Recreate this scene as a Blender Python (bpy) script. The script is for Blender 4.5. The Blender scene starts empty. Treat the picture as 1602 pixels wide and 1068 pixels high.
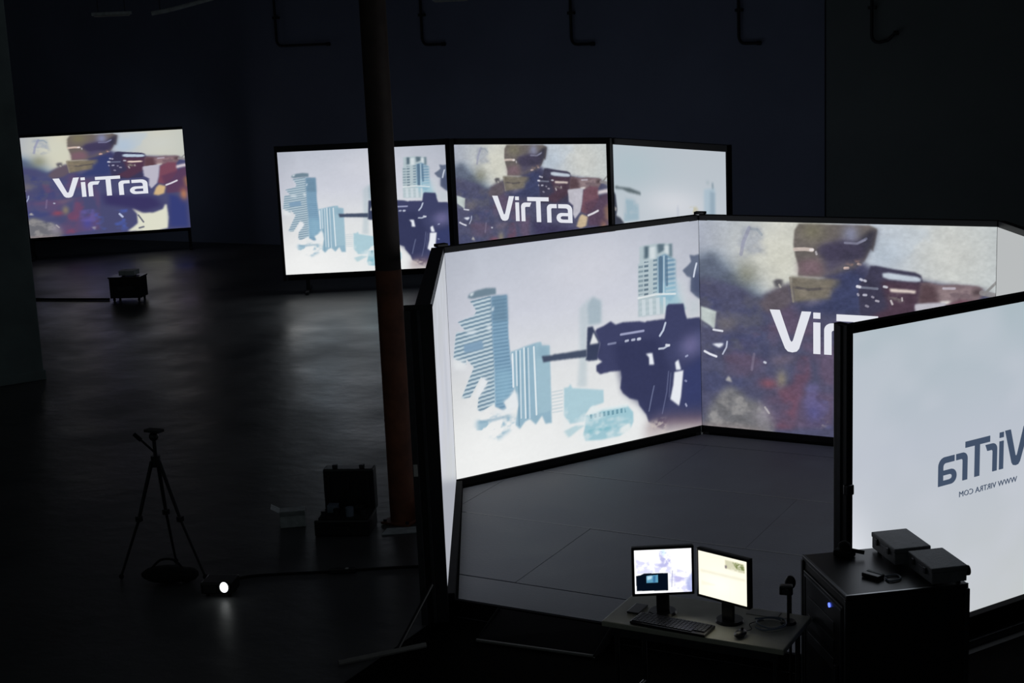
import bpy, bmesh, math, random
import numpy as np
from mathutils import Vector, Matrix

random.seed(7)
scene = bpy.context.scene
col = scene.collection

# ------------------------------------------------------------------ camera
CAM = (3.55914, -10.18409, 3.76667)
YAW, PITCH, ROLL, FPX = -0.500374, -0.201497, -0.043412, 2322.307
def cam_axes():
    cy, sy, cp, sp = math.cos(YAW), math.sin(YAW), math.cos(PITCH), math.sin(PITCH)
    f = Vector((sy*cp, cy*cp, sp)); r = Vector((cy, -sy, 0)); u = r.cross(f)
    c, s = math.cos(ROLL), math.sin(ROLL)
    return c*r + s*u, -s*r + c*u, f
R_, U_, F_ = cam_axes()
cd = bpy.data.cameras.new('camera'); cam = bpy.data.objects.new('camera', cd); col.objects.link(cam)
cam.matrix_world = Matrix(((R_.x, U_.x, -F_.x, CAM[0]), (R_.y, U_.y, -F_.y, CAM[1]), (R_.z, U_.z, -F_.z, CAM[2]), (0, 0, 0, 1)))
cd.sensor_width = 36.0; cd.lens = FPX/1602*36.0; cd.clip_end = 200
scene.camera = cam

# ------------------------------------------------------------------ world, exposure
w = bpy.data.worlds.new('dim_hall'); scene.world = w; w.use_nodes = True
w.node_tree.nodes['Background'].inputs[0].default_value = (0.85, 1.0, 1.0, 1)
w.node_tree.nodes['Background'].inputs[1].default_value = 0.05
scene.view_settings.view_transform = 'Standard'; scene.view_settings.look = 'None'
scene.view_settings.exposure = 0.0; scene.view_settings.gamma = 1.0
scene.view_settings.use_curve_mapping = False
scene.cycles.use_denoising = True
scene.cycles.max_bounces = 6

# ------------------------------------------------------------------ materials
def lin(c):
    return tuple(((x/255)/12.92 if x/255 <= .04045 else ((x/255+.055)/1.055)**2.4) for x in c)
def pbr(name, base, rough=.6, metal=0.0, noise=0.0, nscale=6.0, bump=0.0, bscale=40.0, spec=.5, stretch=None, rvar=0.0):
    m = bpy.data.materials.new(name); m.use_nodes = True; nt = m.node_tree; b = nt.nodes['Principled BSDF']
    b.inputs['Base Color'].default_value = (*base, 1); b.inputs['Roughness'].default_value = rough
    b.inputs['Metallic'].default_value = metal; b.inputs['Specular IOR Level'].default_value = spec
    tc = nt.nodes.new('ShaderNodeTexCoord'); vec = tc.outputs['Object']
    if stretch:
        mp = nt.nodes.new('ShaderNodeMapping'); mp.inputs['Scale'].default_value = stretch
        nt.links.new(vec, mp.inputs[0]); vec = mp.outputs[0]
    if noise:
        n = nt.nodes.new('ShaderNodeTexNoise'); n.inputs['Scale'].default_value = nscale; n.inputs['Detail'].default_value = 6
        nt.links.new(vec, n.inputs['Vector'])
        r = nt.nodes.new('ShaderNodeValToRGB'); r.color_ramp.elements[0].position = .3; r.color_ramp.elements[1].position = .7
        r.color_ramp.elements[0].color = (*[max(0, x*(1-noise)) for x in base], 1)
        r.color_ramp.elements[1].color = (*[min(1, x*(1+noise)) for x in base], 1)
        nt.links.new(n.outputs['Fac'], r.inputs[0]); nt.links.new(r.outputs[0], b.inputs['Base Color'])
        if rvar:
            mr = nt.nodes.new('ShaderNodeMapRange'); mr.inputs['To Min'].default_value = max(.02, rough-rvar); mr.inputs['To Max'].default_value = rough+rvar
            mr.inputs['From Min'].default_value = .3; mr.inputs['From Max'].default_value = .7
            nt.links.new(n.outputs['Fac'], mr.inputs[0]); nt.links.new(mr.outputs[0], b.inputs['Roughness'])
    if bump:
        n2 = nt.nodes.new('ShaderNodeTexNoise'); n2.inputs['Scale'].default_value = bscale; n2.inputs['Detail'].default_value = 4
        nt.links.new(vec, n2.inputs['Vector'])
        bp = nt.nodes.new('ShaderNodeBump'); bp.inputs['Strength'].default_value = bump; bp.inputs['Distance'].default_value = .02
        nt.links.new(n2.outputs['Fac'], bp.inputs['Height']); nt.links.new(bp.outputs[0], b.inputs['Normal'])
    return m
def emit(name, colr, strength=1.0):
    m = bpy.data.materials.new(name); m.use_nodes = True; nt = m.node_tree; nt.nodes.clear()
    e = nt.nodes.new('ShaderNodeEmission'); o = nt.nodes.new('ShaderNodeOutputMaterial')
    e.inputs[0].default_value = (*colr, 1); e.inputs[1].default_value = strength
    nt.links.new(e.outputs[0], o.inputs[0]); return m
def picture_mat(name, strength=1.0):
    m = bpy.data.materials.new(name); m.use_nodes = True; nt = m.node_tree; nt.nodes.clear()
    a = nt.nodes.new('ShaderNodeVertexColor'); a.layer_name = 'picture'
    e = nt.nodes.new('ShaderNodeEmission'); o = nt.nodes.new('ShaderNodeOutputMaterial')
    e.inputs[1].default_value = strength
    nt.links.new(a.outputs[0], e.inputs[0]); nt.links.new(e.outputs[0], o.inputs[0]); return m
M = dict(
    concrete=pbr('polished_concrete', (.085, .088, .09), .38, 0, .35, .9, .25, 5.0, .36, (1, 1, 1), .10),
    wall=pbr('navy_block_wall', (.26, .29, .42), .8, 0, .12, .5, .1, 12),
    wall_dark=pbr('dark_block_wall', (.22, .25, .255), .85, 0, .12, .5, .1, 12),
    ceiling=pbr('pale_ceiling', (.5, .5, .52), .9, 0, .1, 1),
    black=pbr('black_powder_coat', (.012, .012, .015), .5, 0, .2, 30),
    black_gloss=pbr('black_plastic', (.014, .014, .017), .32, 0, .2, 40),
    soft_black=pbr('black_fabric', (.012, .012, .013), .95, 0, .3, 60, .3, 200),
    grey_metal=pbr('grey_aluminium', (.22, .23, .25), .4, .7, .15, 20),
    bright_metal=pbr('bright_edge_metal', (.45, .45, .45), .3, 1.0, .1, 20),
    dark_metal=pbr('dark_metal', (.06, .062, .07), .4, .6, .2, 20),
    platform=pbr('grey_platform_vinyl', (.092, .098, .116), .62, 0, .16, 3.0, .12, 60, .35, None, .06),
    fascia=pbr('black_fascia', (.006, .006, .007), .9, 0, .2, 8, 0, 40, .08),
    trim=pbr('pale_edge_trim', (.42, .42, .42), .5, 0, .1, 20),
    trim_dim=pbr('grey_edge_trim', (.2, .2, .19), .5, 0, .1, 20),
    seam=pbr('pale_seam_tape', (.15, .155, .165), .6, 0, .1, 20),
    dark_brown=pbr('dark_brown_steel', (.045, .03, .024), .65, 0, .3, 7),
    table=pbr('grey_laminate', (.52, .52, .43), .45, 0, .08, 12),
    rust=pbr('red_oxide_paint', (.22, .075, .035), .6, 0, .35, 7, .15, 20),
    pale=pbr('pale_plastic', (.55, .6, .6), .6, 0, .2, 12, .5, 14),
    paper=pbr('white_paper', (.55, .55, .52), .8, 0, .05, 20),
    boxtop=pbr('charcoal_case', (.17, .172, .19), .55, 0, .15, 20, .15, 90),
    rubber=pbr('black_rubber', (.01, .01, .01), .9, 0, .2, 20),
    column=pbr('grey_column_paint', (.26, .33, .33), .7, 0, .2, 2, .1, 10),
    bluegrey=pbr('blue_grey_plastic', (.2, .24, .3), .5, 0, .1, 20),
    picture=picture_mat('projected_picture', 1.0),
    monitor=picture_mat('monitor_picture', 1.12),
    mat_rubber=pbr('black_mat_rubber', (.003, .003, .003), .98, 0, .3, 20, .3, 80, .02),
    leak_dim=emit('dim_rear_of_screen_cloth', (.75, .85, 1.0), .05),
    leak=emit('rear_of_screen_cloth', (.75, .85, 1.0), .12),
    letter_white=emit('projected_white_letters', lin((226, 228, 236))),
    letter_slate=emit('projected_slate_letters', lin((66, 80, 102))),
    led=emit('blue_power_light', (.10, .16, 1.0), 2.2),
    lens=emit('lit_projector_lens', (.95, 1.0, 1.0), 2.6),
)

# ------------------------------------------------------------------ helpers
def link(o, parent=None):
    col.objects.link(o)
    if parent is not None: o.parent = parent
    return o
def tag(o, label=None, cat=None, group=None, kind=None):
    if label: o['label'] = label
    if cat: o['category'] = cat
    if group: o['group'] = group
    if kind: o['kind'] = kind
    return o
def thing(name, label, cat, loc=(0, 0, 0), rz=0.0, group=None):
    o = bpy.data.objects.new(name, None); link(o); o.location = loc; o.rotation_euler = (0, 0, rz); o.empty_display_size = .1
    return tag(o, label, cat, group)
class MB:
    def __init__(s): s.bm = bmesh.new()
    def box(s, x0, x1, y0, y1, z0, z1, bev=0.0, mat=None, taper=0.0):
        b = bmesh.new(); r = bmesh.ops.create_cube(b, size=1.0)
        for v in b.verts:
            k = 1 - taper*(v.co.z + .5)
            v.co = Vector(((x0+x1)/2 + v.co.x*(x1-x0)*k, (y0+y1)/2 + v.co.y*(y1-y0)*k, (z0+z1)/2 + v.co.z*(z1-z0)))
        if bev: bmesh.ops.bevel(b, geom=list(b.edges), offset=bev, segments=2, affect='EDGES', profile=.6)
        s._add(b, mat); return s
    def _add(s, b, mat=None):
        if mat is not None: bmesh.ops.transform(b, matrix=mat, verts=b.verts)
        me = bpy.data.meshes.new('tmp'); b.to_mesh(me); b.free(); s.bm.from_mesh(me); bpy.data.meshes.remove(me)
    def tube(s, p, q, r, r2=None, seg=12, caps=True):
        p, q = Vector(p), Vector(q); d = q-p; L = d.length
        b = bmesh.new(); bmesh.ops.create_cone(b, cap_ends=caps, segments=seg, radius1=r, radius2=r if r2 is None else r2, depth=L)
        m = Matrix.Translation((p+q)/2) @ d.to_track_quat('Z', 'Y').to_matrix().to_4x4(); s._add(b, m); return s
    def path(s, pts, r, seg=8):
        pts = [Vector(p) for p in pts]; rings = []; up = Vector((0, 0, 1))
        for i, p in enumerate(pts):
            d = (pts[min(i+1, len(pts)-1)] - pts[max(i-1, 0)]).normalized()
            a = d.cross(up) if abs(d.dot(up)) < .95 else d.cross(Vector((1, 0, 0))); a.normalize(); c = a.cross(d)
            rings.append([s.bm.verts.new(p + r*(math.cos(t)*a + math.sin(t)*c)) for t in [2*math.pi*k/seg for k in range(seg)]])
        for i in range(len(rings)-1):
            for k in range(seg):
                s.bm.faces.new((rings[i][k], rings[i][(k+1) % seg], rings[i+1][(k+1) % seg], rings[i+1][k]))
        s.bm.faces.new(rings[0][::-1]); s.bm.faces.new(rings[-1]); return s
    def prism(s, poly, z0, z1):
        lo = [s.bm.verts.new((x, y, z0)) for x, y in poly]; hi = [s.bm.verts.new((x, y, z1)) for x, y in poly]
        n = len(poly); s.bm.faces.new(lo[::-1]); s.bm.faces.new(hi)
        for i in range(n): s.bm.faces.new((lo[i], lo[(i+1) % n], hi[(i+1) % n], hi[i]))
        return s
    def ball(s, c, r, sc=(1, 1, 1), seg=14):
        b = bmesh.new(); bmesh.ops.create_uvsphere(b, u_segments=seg, v_segments=max(6, seg//2), radius=r)
        s._add(b, Matrix.Translation(Vector(c)) @ Matrix.Diagonal((*sc, 1))); return s
    def build(s, name, mat, parent=None, smooth=False):
        bmesh.ops.recalc_face_normals(s.bm, faces=s.bm.faces)
        me = bpy.data.meshes.new(name); s.bm.to_mesh(me); s.bm.free(); me.materials.append(mat)
        if smooth:
            for p in me.polygons: p.use_smooth = True
            try: me.set_sharp_from_angle(angle=math.radians(40))
            except Exception: pass
        o = bpy.data.objects.new(name, me); return link(o, parent)
def spline(pts, n=8):
    P = [Vector(p) for p in pts]; out = []
    for i in range(len(P)-1):
        a, b, c, d = P[max(i-1, 0)], P[i], P[i+1], P[min(i+2, len(P)-1)]
        for k in range(n):
            t = k/n
            out.append(.5*((2*b) + (c-a)*t + (2*a-5*b+4*c-d)*t*t + (3*b-a-3*c+d)*t**3))
    out.append(P[-1]); return out

# ------------------------------------------------------------------ the hall
def slab(name, x0, x1, y0, y1, z0, z1, mat):
    o = MB().box(x0, x1, y0, y1, z0, z1).build(name, mat); tag(o, kind='structure'); return o
slab('floor', -27, 15, -17, 13.3, -.3, 0, M['concrete'])
slab('wall_back', -27, -3.32, 13.0, 13.3, 0, 6.2, M['wall'])
slab('wall_back_right', -3.30, 15, 13.02, 13.3, 0, 6.2, M['wall_dark'])  # darker and less blue than the rest of the back wall
slab('wall_left', -27.3, -27, -17, 13.3, 0, 6.2, M['wall_dark'])
slab('wall_right', 15, 15.3, -17, 13.3, 0, 6.2, M['wall_dark'])
slab('ceiling', -27.3, 15.3, -17, 13.3, 6.2, 6.4, M['ceiling'])

# ------------------------------------------------------------------ pictures shown by the projectors
ART = {
'B': [
  ('e',(240,241,240),0.9,[101,954,331,260]),
  ('e',(214,214,222),0.5,[530,138,194,164]),
  ('p',(176,192,200),0.55,6,[495,330,525,297,550,284,573,300,585,308,582,413,524,416,524,421,513,699,475,690,489,548]),
  ('p',(150,170,182),0.6,5,[527,322,549,287,582,313,579,413,529,414]),
  ('p',(166,200,212),0.9,3,[422,684,442,683,447,670,456,692,513,708,581,729,581,789,525,798,504,828,499,860,441,857,418,812]),
  ('p',(150,193,206),0.9,3,[504,833,573,819,677,825,702,864,701,910,690,937,644,963,569,964,501,952,492,921,500,889]),
  ('p',(225,234,236),0.8,3,[509,826,535,792,559,812,678,818,680,833,573,827,519,837]),
  ('s',(96,140,158),0.75,(230,18),[521,832,667,835,672,857,523,852]),
  ('p',(120,178,192),0.6,4,[512,904,615,909,605,924,514,921]),
  ('p',(228,232,232),0.9,4,[645,926,685,912,695,944,664,959,644,949]),
  ('p',(175,205,214),0.8,4,[416,885,464,869,503,878,473,894,434,921]),
  ('n',(228,234,236),0.55,30,[419,779,501,776,701,910,699,974,496,951,415,913]),
  ('p',(188,205,214),1,2,[81,222,158,212,158,546,154,693,102,719,89,705,96,652,132,590,108,563,65,645,33,643,60,574,84,515,55,468,58,498,12,461,26,348,62,350,34,305,93,288,103,269,91,239]),
  ('s',(112,138,158),0.9,(10,18),[81,222,158,212,158,546,154,693,102,719,89,705,96,652,132,590,108,563,65,645,33,643,60,574,84,515,55,468,58,498,12,461,26,348,62,350,34,305,93,288,103,269,91,239]),
  ('p',(112,133,148),1,2,[73,205,82,188,107,179,142,175,177,180,178,208,154,209,88,213]),
  ('p',(230,236,240),0.9,2,[82,190,98,185,93,198,84,201]),
  ('p',(128,158,184),0.95,3,[51,409,119,401,123,440,52,444]),
  ('p',(218,226,232),0.85,5,[60,347,99,352,94,367,68,364]),
  ('p',(218,226,232),0.85,5,[137,338,154,339,153,368,141,360]),
  ('p',(226,230,232),0.8,8,[8,455,55,486,58,519,14,509]),
  ('p',(226,230,234),0.9,5,[88,634,113,564,132,585,119,620,91,656]),
  ('p',(112,146,172),1,2,[159,215,218,218,217,413,224,560,227,508,229,639,226,666,188,696,198,726,187,734,156,707,160,488,158,546,157,401]),
  ('s',(136,170,194),0.8,(0,16),[159,215,218,218,217,413,224,560,227,508,229,639,226,666,188,696,198,726,187,734,156,707,160,488,158,546,157,401]),
  ('p',(100,128,150),0.55,6,[159,215,218,218,217,332,157,326]),
  ('p',(150,190,210),0.5,12,[158,542,227,557,226,666,188,696,156,704]),
  ('p',(232,238,242),1,2,[158,278,163,263,168,262,164,280]),
  ('p',(146,178,196),1,2,[221,475,251,469,279,461,316,454,339,454,341,472,371,477,370,593,369,834,344,832,332,791,307,827,285,796,266,803,245,832,229,810,242,725,229,629,225,502]),
  ('p',(160,190,204),0.8,2,[318,455,339,454,341,472,371,477,370,593,370,778,314,781,318,522]),
  ('l',(226,234,240),0.95,7,[229,486,227,634]),
  ('l',(214,226,234),0.9,6,[243,476,241,631]),
  ('l',(214,226,234),0.9,5,[258,476,252,783]),
  ('l',(228,236,240),0.95,6,[273,468,269,787]),
  ('l',(214,226,234),0.8,5,[289,472,285,791]),
  ('l',(230,238,242),0.95,7,[311,471,311,781]),
  ('l',(110,146,168),0.7,5,[251,480,243,814]),
  ('l',(116,150,172),0.7,5,[281,470,276,789]),
  ('p',(132,166,186),0.5,8,[325,463,366,480,369,532,323,523]),
  ('p',(228,233,236),1,5,[186,690,207,684,226,650,241,670,242,725,218,747,204,754,159,738,153,726,178,732,198,726,201,710]),
  ('n',(150,182,200),0.9,22,[83,757,150,741,222,764,238,813,201,831,164,860,129,829,85,818]),
  ('p',(130,164,186),0.6,4,[87,758,150,758,204,757,208,766,154,772,91,770]),
  ('s',(196,208,214),0.7,(0,16),[373,678,418,683,414,794,369,789]),
  ('p',(176,192,198),0.95,3,[746,87,776,83,821,84,883,92,883,157,898,168,895,336,923,376,943,415,850,420,733,415,738,167,744,165]),
  ('p',(112,146,172),0.9,4,[820,147,856,136,881,160,896,171,895,336,871,367,821,323]),
  ('p',(156,196,212),0.7,14,[817,277,896,268,923,376,922,422,850,397,815,345]),
  ('s',(84,104,120),0.8,(0,22),[764,160,782,161,778,321,760,320]),
  ('s',(120,140,152),0.75,(0,22),[740,170,760,171,756,311,736,313]),
  ('s',(104,128,146),0.8,(0,22),[802,155,819,155,815,311,798,313]),
  ('s',(188,204,212),0.6,(0,22),[855,153,898,171,895,336,852,317]),
  ('p',(72,92,106),0.9,4,[766,88,785,90,782,144,765,147]),
  ('p',(78,98,112),0.85,4,[820,86,851,89,851,118,823,131]),
  ('p',(90,110,124),0.85,4,[869,93,883,93,883,157,869,149]),
  ('p',(212,220,224),0.9,4,[851,99,869,100,868,144,852,130]),
  ('p',(214,222,226),0.9,4,[788,97,811,95,812,151,788,153]),
  ('l',(88,114,138),0.9,18,[834,155,831,313]),
  ('l',(206,220,228),0.7,5,[848,146,844,327]),
  ('l',(84,112,138),0.7,12,[858,153,858,284]),
  ('l',(224,230,232),0.9,8,[736,326,811,321,893,333]),
  ('s',(186,200,206),0.8,(0,26),[740,336,811,332,809,412,738,410]),
  ('s',(206,216,222),0.8,(1000,30),[740,336,851,340,850,420,738,410]),
  ('p',(200,208,212),0.5,14,[905,241,940,299,943,403,912,386]),
  ('p',(98,108,130),1,3,[958,158,979,164,1003,160,1002,379,981,358,960,332,963,268,946,259,926,227,952,206,965,191]),
  ('p',(72,80,108),0.8,10,[967,269,1001,240,1002,373,963,326]),
  ('l',(215,222,236),0.95,8,[988,204,980,236,975,264]),
  ('p',(190,200,206),0.6,8,[954,370,996,384,995,448,953,457]),
  ('p',(70,80,102),1,2,[340,518,383,523,386,520,448,523,518,524,517,560,422,551,447,554,382,549,345,548]),
  ('p',(58,66,92),1,2,[524,422,545,422,552,443,568,480,573,509,560,583,524,580,512,572,516,559]),
  ('p',(62,66,100),1,2,[562,437,589,429,619,413,638,432,668,427,737,435,762,445,767,441,846,445,854,386,863,377,928,386,935,436,942,462,998,465,1004,493,1002,1015,959,1004,838,989,766,927,757,889,728,837,723,811,688,794,661,763,650,737,657,686,654,654,612,649,569,652,555,635,555,607,579,595,565,581,558,568,572,509,554,447]),
  ('p',(50,54,86),0.7,14,[626,520,816,525,864,698,851,859,767,898,728,830,659,756]),
  ('p',(52,60,104),0.7,20,[906,707,1002,657,1001,895,913,886]),
  ('p',(226,229,230),1,2,[531,504,547,451,567,504]),
  ('p',(88,92,130),0.6,25,[893,576,1004,528,1005,634,907,649]),
  ('e',(122,116,160),0.6,[956,594,42,53]),
  ('p',(228,232,240),1,2,[761,595,789,597,796,655,774,651,775,617]),
  ('p',(228,232,240),1,2,[886,663,901,653,912,704,890,702]),
  ('p',(230,233,240),1,2,[882,709,922,710,909,837,900,880,862,838,876,771]),
  ('l',(160,164,196),0.95,9,[659,483,754,484]),
  ('l',(190,196,216),0.9,9,[678,518,688,517]),
  ('l',(190,196,216),0.9,9,[705,518,715,518]),
  ('l',(200,206,224),0.95,11,[730,519,738,519]),
  ('l',(140,146,176),0.8,8,[606,518,636,518]),
  ('l',(196,206,224),0.95,9,[848,465,838,498,823,521]),
  ('l',(200,208,224),0.9,8,[818,583,838,585,862,574]),
  ('l',(220,224,236),0.9,9,[849,571,862,576]),
  ('l',(110,118,150),0.8,6,[793,758,782,808,769,874]),
  ('l',(108,114,148),0.7,5,[857,702,847,799,826,900]),
  ('l',(110,118,150),0.6,4,[867,710,857,825]),
  ('l',(170,176,206),0.8,8,[934,644,941,642]),
  ('l',(150,156,190),0.8,8,[929,762,934,766]),
  ('l',(180,184,210),0.8,8,[929,878,933,888]),
  ('p',(128,104,112),0.75,26,[772,916,860,920,1000,949,1002,1015,838,992,755,988]),
  ('p',(196,190,190),0.85,22,[755,983,859,962,1002,991,1004,1052,837,1033,749,1016]),
  ('n',(200,190,186),0.7,16,[766,927,839,927,843,993,765,991]),
],
'C': [
  ('e',(206,206,196),1,[272,129,131,131]),
  ('e',(206,206,194),0.8,[298,193,75,96]),
  ('e',(178,190,204),0.9,[652,130,65,76]),
  ('e',(202,204,200),0.8,[856,126,105,114]),
  ('n',(186,196,206),0.5,60,[618,15,788,9,790,244,633,192,615,121]),
  ('n',(150,156,170),0.6,40,[154,22,227,25,242,156,180,184,134,150]),
  ('l',(140,142,166),0.6,14,[183,29,161,98,153,154]),
  ('l',(140,150,160),0.6,10,[189,34,212,36,227,60]),
  ('p',(118,134,152),0.75,30,[0,166,64,133,98,198,133,217,187,265,221,330,248,343,278,433,-4,453]),
  ('p',(90,98,116),0.95,18,[0,177,48,149,79,204,121,243,152,277,202,336,236,375,239,539,-6,559]),
  ('e',(132,132,116),0.7,[172,245,46,62]),
  ('p',(78,79,104),1,12,[-10,276,85,291,156,318,209,366,248,333,324,288,502,248,582,184,754,246,956,274,1000,313,1000,1180,-85,1246,-13,507]),
  ('n',(84,86,112),0.6,70,[-1,244,240,374,502,417,492,926,3,986]),
  ('n',(108,84,104),0.5,90,[84,385,502,367,473,956,210,989,87,750]),
  ('n',(64,70,106),0.45,60,[1,348,240,415,253,767,5,838]),
  ('n',(96,96,104),0.45,40,[2,275,240,374,196,629,-1,646]),
  ('p',(192,202,200),1,3,[2,411,32,422,60,434,52,523,35,503,2,477]),
  ('p',(120,128,150),0.8,6,[4,490,48,520,81,525,10,512]),
  ('p',(98,90,98),0.95,8,[217,386,240,344,275,311,324,285,339,368,301,406,240,426]),
  ('p',(92,90,96),0.95,4,[266,276,279,265,300,266,302,292,290,300,275,306]),
  ('l',(180,176,170),0.8,8,[288,292,292,302]),
  ('p',(106,100,98),1,3,[357,4,342,36,338,101,344,151,356,203,354,246,458,250,548,211,581,166,600,109,608,124,616,70,622,22,594,3,588,5]),
  ('e',(120,116,98),0.8,[403,39,48,50]),
  ('p',(80,76,100),0.85,16,[429,108,510,64,581,82,574,164,533,176,447,241,440,147]),
  ('p',(52,52,66),0.9,10,[555,73,603,25,622,22,614,70,608,121,598,109,578,158,566,118]),
  ('e',(136,140,166),0.85,[533,48,29,46]),
  ('l',(120,124,146),0.7,10,[518,89,555,90,585,66]),
  ('p',(64,60,80),0.8,8,[418,123,440,97,518,82,570,85,583,138,567,162,518,161,462,171,436,157]),
  ('l',(150,150,172),0.6,8,[514,87,555,89,581,72]),
  ('p',(120,98,108),0.8,12,[355,176,421,163,443,206,436,241,358,246]),
  ('l',(206,192,184),0.9,14,[343,124,377,121,403,124]),
  ('l',(226,220,220),0.9,10,[397,124,405,123]),
  ('l',(190,186,190),0.8,8,[416,133,418,143]),
  ('p',(62,60,78),0.7,14,[510,126,563,139,574,169,518,177]),
  ('n',(208,158,134),0.9,22,[510,187,544,173,572,172,569,205,510,211]),
  ('l',(236,206,190),0.9,10,[514,203,525,202]),
  ('l',(230,200,180),0.9,9,[559,182,567,185]),
  ('p',(66,66,92),0.97,8,[440,244,529,210,580,171,587,209,591,235,578,256,510,280,465,290]),
  ('p',(116,110,100),1,5,[327,251,392,254,502,257,504,292,469,304,469,349,403,359,339,370]),
  ('l',(84,80,82),0.8,10,[328,298,388,309,469,297]),
  ('l',(140,134,124),0.8,8,[326,257,337,368]),
  ('n',(132,124,112),0.7,25,[328,257,498,263,465,350,339,368]),
  ('p',(60,66,98),0.9,14,[510,218,555,216,586,255,567,412,511,421,354,408,391,375,458,355]),
  ('p',(150,140,150),0.4,10,[376,376,414,358,440,361,391,390]),
  ('p',(62,60,80),1,3,[600,189,619,187,667,198,747,211,765,223,771,253,785,254,790,264,748,297,755,357,747,358,744,459,562,463,567,432,559,278,582,245,591,224]),
  ('p',(78,60,74),0.95,8,[634,253,769,255,766,306,755,368,746,392,661,461,592,428,660,374]),
  ('p',(118,102,108),1,4,[765,256,785,253,830,262,879,257,942,260,957,270,957,299,953,314,939,339,850,348,827,343,777,361,755,347,762,306]),
  ('p',(84,66,72),0.9,8,[765,261,815,268,823,343,777,359,755,342]),
  ('n',(150,132,134),0.7,18,[819,273,956,274,957,304,827,338]),
  ('l',(190,184,196),0.8,9,[837,277,872,275]),
  ('p',(74,62,66),0.8,6,[928,276,956,269,957,299,929,306]),
  ('p',(188,198,210),1,3,[639,220,659,216,754,230,765,238,763,251,733,253,660,246,641,237]),
  ('p',(222,208,200),1,3,[662,287,718,289,749,292,747,305,667,303]),
  ('l',(206,208,216),0.9,9,[645,280,654,282]),
  ('l',(120,124,142),0.9,9,[556,287,623,291]),
  ('l',(215,215,226),0.95,10,[556,284,565,286]),
  ('l',(206,206,220),0.9,9,[567,251,572,254]),
  ('l',(200,200,214),0.9,9,[580,256,584,258]),
  ('l',(190,190,206),0.9,9,[578,322,586,322]),
  ('l',(170,166,182),0.8,8,[606,329,610,331]),
  ('l',(180,176,190),0.8,8,[558,319,560,324]),
  ('l',(190,186,198),0.8,8,[619,346,627,348]),
  ('l',(160,156,172),0.8,9,[586,371,592,374]),
  ('n',(150,150,138),0.8,16,[666,317,708,320,708,343,666,338]),
  ('l',(215,210,210),0.8,7,[668,343,673,358]),
  ('l',(215,210,210),0.7,6,[704,328,705,340]),
  ('p',(214,214,214),1,4,[748,376,755,352,770,359,791,360,766,375]),
  ('p',(222,218,214),1,4,[827,335,859,330,857,346,829,352]),
  ('l',(140,140,140),0.95,9,[964,296,1001,241]),
  ('l',(140,136,138),0.8,18,[957,290,1008,301]),
  ('p',(112,80,92),1,5,[843,357,892,323,939,330,943,422,908,490,859,541,825,525]),
  ('p',(88,66,84),0.8,8,[847,457,937,414,964,388,1002,371,999,630,870,634,865,558]),
  ('p',(186,184,194),1,3,[746,354,789,345,845,340,834,458,821,525,786,579,773,543,778,476,751,447]),
  ('p',(214,206,210),1,5,[938,360,965,351,1003,342,1002,371,965,380,937,389]),
  ('p',(196,176,146),1,4,[813,568,831,542,868,562,856,634,821,652,794,640]),
  ('l',(224,222,228),1,12,[872,551,900,536,934,513]),
  ('p',(150,120,96),0.8,10,[975,497,1000,454,1000,588,983,580]),
  ('p',(218,218,206),1,4,[665,765,690,784,725,818,785,823,840,793,854,747,865,751,871,883,859,991,789,1008,627,994,665,954,690,921,692,826]),
  ('l',(84,86,100),0.9,10,[698,838,724,913]),
  ('l',(84,86,100),0.8,14,[698,970,721,961]),
  ('p',(60,66,104),0.9,10,[884,645,979,704,980,994,872,980,873,884]),
  ('e',(176,130,104),0.8,[968,655,23,59]),
  ('p',(58,54,84),0.8,20,[507,603,799,660,841,760,726,806,662,762,514,710]),
  ('l',(206,212,230),0.9,14,[593,814,608,845]),
  ('n',(92,108,170),0.6,50,[445,784,641,772,673,931,617,989,435,972]),
  ('p',(112,112,114),0.9,14,[3,1003,22,915,69,831,99,788,128,802,178,852,211,860,260,955,260,999,3,1020]),
  ('n',(150,148,148),0.75,28,[3,1003,22,915,99,805,211,860,264,954,260,1005]),
  ('p',(168,166,168),1,3,[89,767,100,745,106,748,115,775]),
  ('l',(200,196,194),0.8,8,[234,885,248,911]),
  ('e',(150,146,156),0.6,[227,931,33,56]),
  ('p',(170,154,150),0.5,14,[-1,989,169,988,251,998,-1,1021]),
  ('e',(150,84,90),0.6,[249,767,36,28]),
  ('e',(136,128,112),0.8,[294,741,20,44]),
  ('n',(126,80,96),0.5,60,[277,797,334,758,354,631,390,622,398,719,358,833,333,979,272,987,305,872]),
  ('p',(128,110,118),0.5,14,[253,646,318,623,358,625,318,662,270,677]),
  ('e',(84,86,140),0.7,[409,882,36,71]),
  ('n',(110,104,150),0.6,40,[374,754,453,746,453,876,374,864]),
  ('p',(112,108,112),0.8,16,[60,449,95,462,131,465,122,517,67,532]),
  ('l',(126,118,140),0.6,10,[187,707,196,629]),
  ('n',(104,84,104),0.6,40,[173,466,271,491,254,547,197,563]),
  ('p',(222,226,236),1,2,[42,594,59,588,85,586,80,600,68,610]),
  ('l',(226,228,238),1,9,[14,631,33,643,57,653]),
  ('l',(196,202,222),0.9,6,[98,577,95,605,81,639]),
  ('l',(226,228,238),0.9,8,[48,523,81,527]),
  ('l',(200,204,216),0.9,9,[233,665,237,667]),
  ('n',(190,186,180),0.7,14,[421,935,449,921,453,948,421,957]),
],
'R': [
  ('e',(176,192,200),0.9,[141,160,347,222]),
  ('e',(214,216,222),0.8,[555,403,285,122]),
  ('p',(92,104,110),1,4,[10,315,71,317,148,317,253,342,253,361,134,350,79,334,9,332]),
  ('p',(160,180,192),0.7,14,[105,397,196,401,226,461,227,549,86,578]),
  ('n',(150,176,190),0.7,40,[104,410,228,411,231,549,86,578]),
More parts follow.
